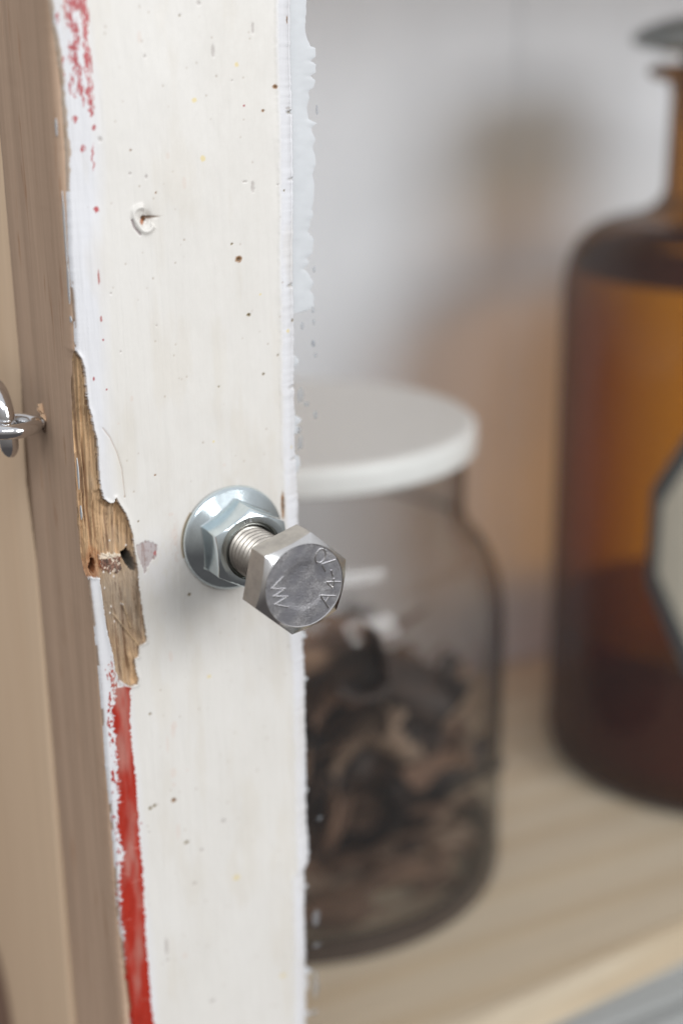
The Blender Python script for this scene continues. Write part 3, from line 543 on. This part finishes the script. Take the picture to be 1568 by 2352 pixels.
# ------------------------------------------------------------------ hex bolt
bolt = empty('hex_bolt', (0, 0, -.2), 'stainless hex bolt used as door knob, head stamped A4-70', 'bolt')
BO = (0, 0, -.2); HX = (0.0, 0.0, -.45)
def shift(V, d): return np.asarray(V)+np.array(d)
def head_mesh():
    n = 360; a = np.linspace(0, 2*np.pi, n, endpoint=False); H = np.minimum(hexr(a, 17.25, 47.7), 9.98); L = 31.5; B = L-6.9
    top = L-np.clip(H-8.12, 0, 9)*.58-.28
    rings = [(np.full(n, 4.9), np.full(n, B)), (np.full(n, 7.9), np.full(n, B)), (H-.1, np.full(n, B)+.02), (H, np.full(n, B+.10))]
    for q in (.33, .66, 1.0): rings.append((H, B+.1+(top-B-.1)*q))
    cut1 = len(rings)-1
    rings += [(H-.06, top+.07), (np.full(n, 8.16), np.full(n, L-.10))]; cut2 = len(rings)-1
    rings += [(np.full(n, 8.08), np.full(n, L)), (np.full(n, 7.98), np.full(n, L-.02)), (np.full(n, 7.9), np.full(n, L-.12))]
    cut3 = len(rings)-1
    for r, h in ((7.2, .13), (6, .13), (4.9, .13), (4.6, .15), (4.2, .19), (3.7, .22), (2.5, .23), (1.2, .24), (.4, .24)): rings.append((np.full(n, r), np.full(n, L-h)))
    V = np.vstack([np.stack([r*np.cos(a), -h, r*np.sin(a)], -1) for r, h in rings]); m_ = len(rings)
    i, j = np.meshgrid(np.arange(m_-1), np.arange(n), indexing='ij'); j2 = (j+1) % n
    F = np.stack([i*n+j, i*n+j2, (i+1)*n+j2, (i+1)*n+j], -1).reshape(-1, 4)
    return shift(V, HX), F, n, cut1, cut2, cut3
V, F, n_, c1, c2, c3 = head_mesh()
mesh_obj('hex_head', V[:(c1+1)*n_], F[:c1*n_], M_STEEL, bolt, BO, angle=25)
mesh_obj('chamfer', V[c1*n_:(c3+1)*n_], F[c1*n_:c3*n_]-c1*n_, M_EDGE, bolt, BO, angle=30)
Ff = [list(q) for q in (F[c3*n_:]-c3*n_)]; Vf = V[c3*n_:]; Ff.append([len(Vf)-n_+k for k in range(n_)])
mesh_obj('head_face', Vf, Ff, M_FACE, bolt, BO, angle=30)
def threads():
    n = 60; pitch = 1.5; k = 16; hs = np.arange(-12, 25.2, pitch/k); a = np.linspace(0, 2*np.pi, n, endpoint=False)
    Hh, A = np.meshgrid(hs, a, indexing='ij'); ph = (Hh/pitch-A/(2*np.pi)) % 1
    tri = 1-np.abs(2*ph-1); r = 4.12+.82*np.clip((tri-.12)*1.35, 0, 1)
    V = np.stack([r*np.cos(A), -Hh, r*np.sin(A)], -1).reshape(-1, 3); m_ = len(hs)
    i, j = np.meshgrid(np.arange(m_-1), np.arange(n), indexing='ij'); j2 = (j+1) % n
    F = np.stack([i*n+j, i*n+j2, (i+1)*n+j2, (i+1)*n+j], -1).reshape(-1, 4); return V, F
V, F = threads(); mesh_obj('threaded_shank', shift(V, (0, 0, -.25)), F, M_THREAD, bolt, BO, angle=None)
def strokes(lines, r=.17):
    ps = []
    for ln in lines:
        for a, b in zip(ln[:-1], ln[1:]):
            t = np.linspace(0, 1, 5)[:, None]; ps.append(tube(np.array([a[0], -31.38, a[1]])*(1-t)+np.array([b[0], -31.38, b[1]])*t, r, 8))
    return join(ps)
for lines in ([MARK_W], [MARK_A, MARK_A2], [MARK_4], [MARK_D], [MARK_7], [MARK_0]):
    V, F = strokes(lines); mesh_obj('raised_mark', V, F, M_EDGE, bolt, BO)

# ------------------------------------------------------------------ screw eye and gate hook on the side of the door
eye = empty('screw_eye', (-31, 22, 23.3), 'nickel screw eye driven into the bare wood side of the door', 'screw eye')
EO = (-31, 22, 23.3)
cx, cy, cz, R = -37.6, 21.5, 23.3, 5.0
pth = [(-24, 22, 23.3), (-27, 22, 23.3), (-29.5, 22, 23.3), (-31.3, 22.1, 23.3)]
for k in range(0, 49):
    a = math.radians(12+k*7.0); pth.append((cx+R*math.cos(a), cy+R*math.sin(a)*1.02, cz+.05*k/49))
V, F = tube(pth, [1.35]*4+[1.45]*49, 20); mesh_obj('wire_loop', V, F, M_CHROME, eye, EO)
hook = empty('gate_hook', (-38.5, 24, 24), 'thick nickel gate hook dropped down through the screw eye', 'hook')
pth = [(-39.6, 110, 29.5), (-39.4, 70, 29.6), (-39.2, 45, 29.8), (-39.0, 34, 30.0), (-38.8, 29, 30.4)]
for k in range(1, 12): a = math.radians(k*90/11); pth.append((-38.7+.5*k/11, 28-6.4*math.sin(a), 30.6-6.4*(1-math.cos(a))))
pth += [(-38.1, 21.3, 21.5), (-38.0, 21.2, 19.6), (-37.95, 21.2, 18.6), (-37.9, 21.2, 17.7), (-37.9, 21.2, 17.2), (-37.9, 21.2, 17.0)]
V, F = tube(pth, [1.9]*16+[1.9, 1.85, 1.65, 1.2, .7, .25], 20); mesh_obj('bent_wire', V, F, M_CHROME, hook, (-38.5, 24, 24))
# torn wood round the screw hole
V = [(-30.62, 22+2.0*math.cos(2*math.pi*k/14)*RNG.uniform(.6, 1), 23.1+2.5*math.sin(2*math.pi*k/14)*RNG.uniform(.6, 1)) for k in range(14)]
V += [(-29.6, p[1]*.5+11, p[2]*.5+11.6) for p in V]
mesh_obj('screw_hole', V, [[k, (k+1) % 14, 14+(k+1) % 14, 14+k] for k in range(14)]+[list(range(14, 28))], M_HOLE, door, DO, smooth=False)
for k in range(5):
    zz = 23.3+RNG.uniform(-2.2, 2.6); yy = 22+RNG.uniform(-1.6, 1.4); h = RNG.uniform(1.2, 2.4)
    V = [(-30.3, yy-.3, zz-h/2), (-30.3, yy+.35, zz-h/2), (-31.6, yy+.1, zz+h/2), (-30.5, yy+.6, zz+h/2)]
    mesh_obj('splinter', V, [[0, 1, 3, 2], [0, 2, 1], [1, 2, 3], [0, 1, 3]], M_PINE, door, DO, smooth=False)

# ------------------------------------------------------------------ the jar
JX, JY = 86.4, 147.3; JR = 71.5; JO = (JX, JY, zs)
jar = empty('storage_jar', JO, 'wide clear glass jar with a flat white lid, full of brown bark', 'jar')
def rnd(p0, p1, p2, n=7):
    return [((1-t)**2*p0[0]+2*t*(1-t)*p1[0]+t*t*p2[0], (1-t)**2*p0[1]+2*t*(1-t)*p1[1]+t*t*p2[1]) for t in np.linspace(0, 1, n)]
prof = [(2, 1.2), (JR-12, 1.2)]+rnd((JR-6, .6), (JR, .5), (JR, 8))+[(JR, 60), (JR, 82)]+rnd((JR, 86), (JR, 106), (JR-8, 115), 10)+rnd((JR-8, 115), (JR-13.5, 120), (JR-13.5, 129), 7)+[(JR-13.5, 150)]
V, F = lathe(prof, 128, JO); mesh_obj('glass_body', V, F, M_JAR, jar, JO, angle=None)
ring = [(JR-11, .3), (JR-4, .0), (JR, 1.2), (JR+.25, 4), (JR+.1, 7.2), (JR-3, 8.4), (JR-8, 4.0)]
V, F = lathe(ring, 128, JO, closed=True); mesh_obj('glass_foot', V, F, M_JBASE, jar, JO)
LR = 61.3; lp = [(0.5, 155.4), (LR-3, 155.4)]+rnd((LR-3, 155.4), (LR, 155.2), (LR, 152.8), 5)+rnd((LR, 147.5), (LR, 146.0), (LR-2, 145.8), 4)+[(LR-4, 146.2), (LR-4.4, 149), (0.5, 149)]
V, F = lathe(lp[::-1], 128, JO); mesh_obj('lid', V, F, M_LID, jar, JO)

def bark_mesh(rad, length, arc, seed, bend=.2, thick=1.6):
    rg = np.random.default_rng(seed); nu, nv = 13, 15
    V = []
    for side in (0, 1):
        for i in range(nu):
            u = i/(nu-1)-.5
            for j in range(nv):
                v = j/(nv-1)-.5
                rr = rad*(1+.18*math.sin(5*v+seed)+.10*math.sin(9*u+seed*2))-(thick if side else 0); a = u*arc
                L = length*(1+.18*math.sin(6*u+seed)+.12*(rg.random()-.5)*(abs(v) > .42))
                x = rr*math.cos(a); y = rr*math.sin(a); zz = v*L; x += bend*length*(v*v)*1.6
                V.append((x-rad*.5, y, zz))
    N = nu*nv; F = []
    for i in range(nu-1):
        for j in range(nv-1):
            q = [i*nv+j, (i+1)*nv+j, (i+1)*nv+j+1, i*nv+j+1]; F.append(q); F.append([N+k for k in q[::-1]])
    for i in range(nu-1):
        for j in (0, nv-1): F.append([i*nv+j, (i+1)*nv+j, N+(i+1)*nv+j, N+i*nv+j])
    for j in range(nv-1):
        for i in (0, nu-1): F.append([i*nv+j, i*nv+j+1, N+i*nv+j+1, N+i*nv+j])
    me = bpy.data.meshes.new('bark'); me.from_pydata((np.array(V)*MM).tolist(), [], F); me.polygons.foreach_set('use_smooth', np.ones(len(F), bool)); me.update(); me['half'] = length*.5+3; return me
BM = [bark_mesh(*p) for p in ((7, 34, 4.2, 1), (10, 48, 2.4, 2), (5, 40, 5.2, 3), (12, 30, 2.0, 4), (8, 55, 3.0, 5, .4), (4, 26, 4.0, 6), (6, 44, 3.4, 7, .3), (2.4, 52, 2.2, 8, .15, .8))]
for k_, me in enumerate(BM): me.materials.append((M_BARK, M_BARK, M_BARK2, M_BARK, M_BARK2, M_BARK, M_BARK3, M_BARK)[k_])
rg = random.Random(5)
BLAB = [('medium brown roll of bark heaped in the jar', 'brown bark rolls in the jar'), ('broad open brown sheet of bark heaped in the jar', 'broad bark sheets in the jar'),
        ('tightly curled dark bark quill heaped in the jar', 'dark bark quills in the jar'), ('wide shallow chip of brown bark heaped in the jar', 'wide bark chips in the jar'),
        ('long bent dark strip of bark heaped in the jar', 'long dark bark strips in the jar'), ('small short brown curl of bark heaped in the jar', 'small bark curls in the jar'),
        ('pale tan half rolled bark piece heaped in the jar', 'pale bark pieces in the jar'), ('thin curved brown shred of bark in the lower heap of the jar', 'thin bark shreds in the jar')]
def bark(me, loc, rot, sc_=1.0, label=None):
    o = bpy.data.objects.new('bark_piece', me); COL.objects.link(o); o.location = Vector(loc)*MM; o.rotation_euler = rot; o.scale = (sc_,)*3
    lab, grp = BLAB[BM.index(me)] if label is None else (label, 'dried bark pieces in the jar')
    tag(o, lab, 'bark', grp); return o
# heap, higher towards the left and back
def piece_ok(x, y, r): return math.hypot(x-JX, y-JY) < JR-3-r
cnt = 0
while cnt < 250:
    low = cnt < 95
    x = rg.uniform(JX-70, JX+70); y = rg.uniform(JY-70, JY+70); zz = rg.uniform(8, 118)
    lim = 88 - (x-JX)*.50 - (y-JY)*.05
    if low: zz = rg.uniform(2, 16)
    if zz > lim or not piece_ok(x, y, 9+zz*.06): continue
    me = BM[rg.choice([0, 1, 2, 3, 4, 5, 5, 6, 7, 7, 7, 7, 7])]
    e_ = rg.gauss(.16, .1) if low else rg.gauss(.75, .22); d = Vector((.87*math.cos(e_), -.49*math.cos(e_), math.sin(e_)))+Vector((rg.gauss(0, .2), rg.gauss(0, .2), rg.gauss(0, .12)))
    q = d.to_track_quat('Z', 'Y') @ Matrix.Rotation(rg.uniform(0, 6.28), 3, 'Z').to_quaternion(); s_ = rg.uniform(.5, .8)
    hx = d.normalized()*me['half']*s_/1.0; p = Vector((x, y, 0)); c0 = Vector((JX, JY, 0))
    over = max((p+Vector((k*hx.x, k*hx.y, 0))-c0).length for k in (-1, 1))-(JR-5)
    if over > 0: p -= (p-c0).normalized()*over
    zc = max(zz, abs(hx.z)+3); bark(me, (p.x, p.y, zs+zc), q.to_euler(), s_); cnt += 1
# larger rolled pieces resting on the heap against the front of the glass
for (me_i, x, y, zz, rot, s_, lab) in (
    (0, 70, 98, 98, (1.35, .1, -1.15), 1.3, 'hollow dark roll of bark lying highest against the jar front'),
    (4, 92, 97, 84, (1.0, .2, -1.1), 1.15, 'long dark curved bark slanting up across the front of the jar'),
    (6, 96, 100, 62, (.9, .2, -1.0), 1.0, 'pale tan strip of bark under the long dark curved one'),
    (2, 60, 102, 56, (.5, .3, -.4), .9, 'short nearly black bark stub between the heap and the pale strip'),
    (5, 52, 108, 118, (.4, .5, .3), 1.0, 'small upright brown bark tip poking above the rest of the heap'),
    (3, 46, 112, 100, (1.2, .5, -.6), 1.2, 'broad cupped bark piece high on the heap beside the door edge')):
    bark(BM[me_i], (x, y, zs+zz), rot, s_, lab)

# ------------------------------------------------------------------ the amber bottle
BX, BY, BR = 269.9, 133.4, 67.3; BOr = (BX, BY, zs)
bot = empty('amber_bottle', BOr, 'big brown glass apothecary bottle with stopper and framed pale label', 'bottle')
prof = [(2, 1), (BR-16, 1)]+rnd((BR-8, .8), (BR, .8), (BR, 12), 8)+[(BR, 100), (BR, 178)]+rnd((BR, 182), (BR, 205), (BR-20, 209), 12)+rnd((BR-20, 209), (34, 211), (32.2, 219), 8)+[(32, 240), (32, 252), (33, 256)]+rnd((33, 256), (40.5, 256.5), (40.5, 259.5), 5)+rnd((40.5, 259.5), (40, 262), (34, 262), 4)
V, F = lathe(prof, 128, BOr); mesh_obj('bottle_glass', V, F, M_AMBER, bot, BOr, angle=None)
V, F = lathe([(BR-14, .4), (BR-6, .2), (BR-1.6, 3), (BR-.4, 9), (BR-.6, 12), (BR-3, 13), (BR-9, 6), (BR-14, 4)], 96, BOr, closed=True); mesh_obj('glass_foot', V, F, M_BBASE, bot, BOr)
V, F = lathe([(1, 3), (BR-8, 3), (BR-3, 8), (BR-2.6, 12), (BR-2.6, 57), (BR-3, 58), (1, 58)], 96, BOr); mesh_obj('contents', V, F, M_LIQ, bot, BOr)
V, F = lathe([(50, 201), (56, 200.5), (61, 197), (63.5, 191), (61, 190), (57, 194), (50, 197.5)], 96, BOr, closed=True); mesh_obj('shoulder_refraction_ring', V, F, M_SHOULDER, bot, BOr)  # added ring; its darkness stands in for refraction in the thick shoulder
V, F = lathe([(1, 240), (26, 240), (29, 258), (29, 265)]+rnd((29, 265), (47, 266), (47, 270), 5)+rnd((47, 270), (46, 275), (30, 278), 6)+[(1, 280)], 96, BOr); mesh_obj('stopper', V, F, M_STOP, bot, BOr)
# label: an octagon wrapped on the glass
def label(a0, a1, z0, z1, cut_a, cut_z, off, name, mat, parent):
    na, nz = 40, 40; V = []; F = []
    for i in range(na+1):
        t = i/na; a = a0+(a1-a0)*t; e_ = min(t, 1-t)*(a1-a0)/cut_a; ins = max(0, 1-e_)*cut_z
        for j in range(nz+1):
            zz = z0+ins+(z1-z0-2*ins)*j/nz; V.append((BX+(BR+off)*math.cos(a), BY+(BR+off)*math.sin(a), zs+zz))
    F = [[i*(nz+1)+j, (i+1)*(nz+1)+j, (i+1)*(nz+1)+j+1, i*(nz+1)+j+1] for i in range(na) for j in range(nz)]
    return mesh_obj(name, V, F, mat, parent, BOr)
lb = label(-2.765, -1.745, 56, 156, .26, 33, .35, 'label', M_BORDER, bot); lb['label'] = 'dark border of the label'
pp = label(-2.705, -1.805, 60.5, 151.5, .26, 33, .75, 'label_paper', M_LABEL, lb)
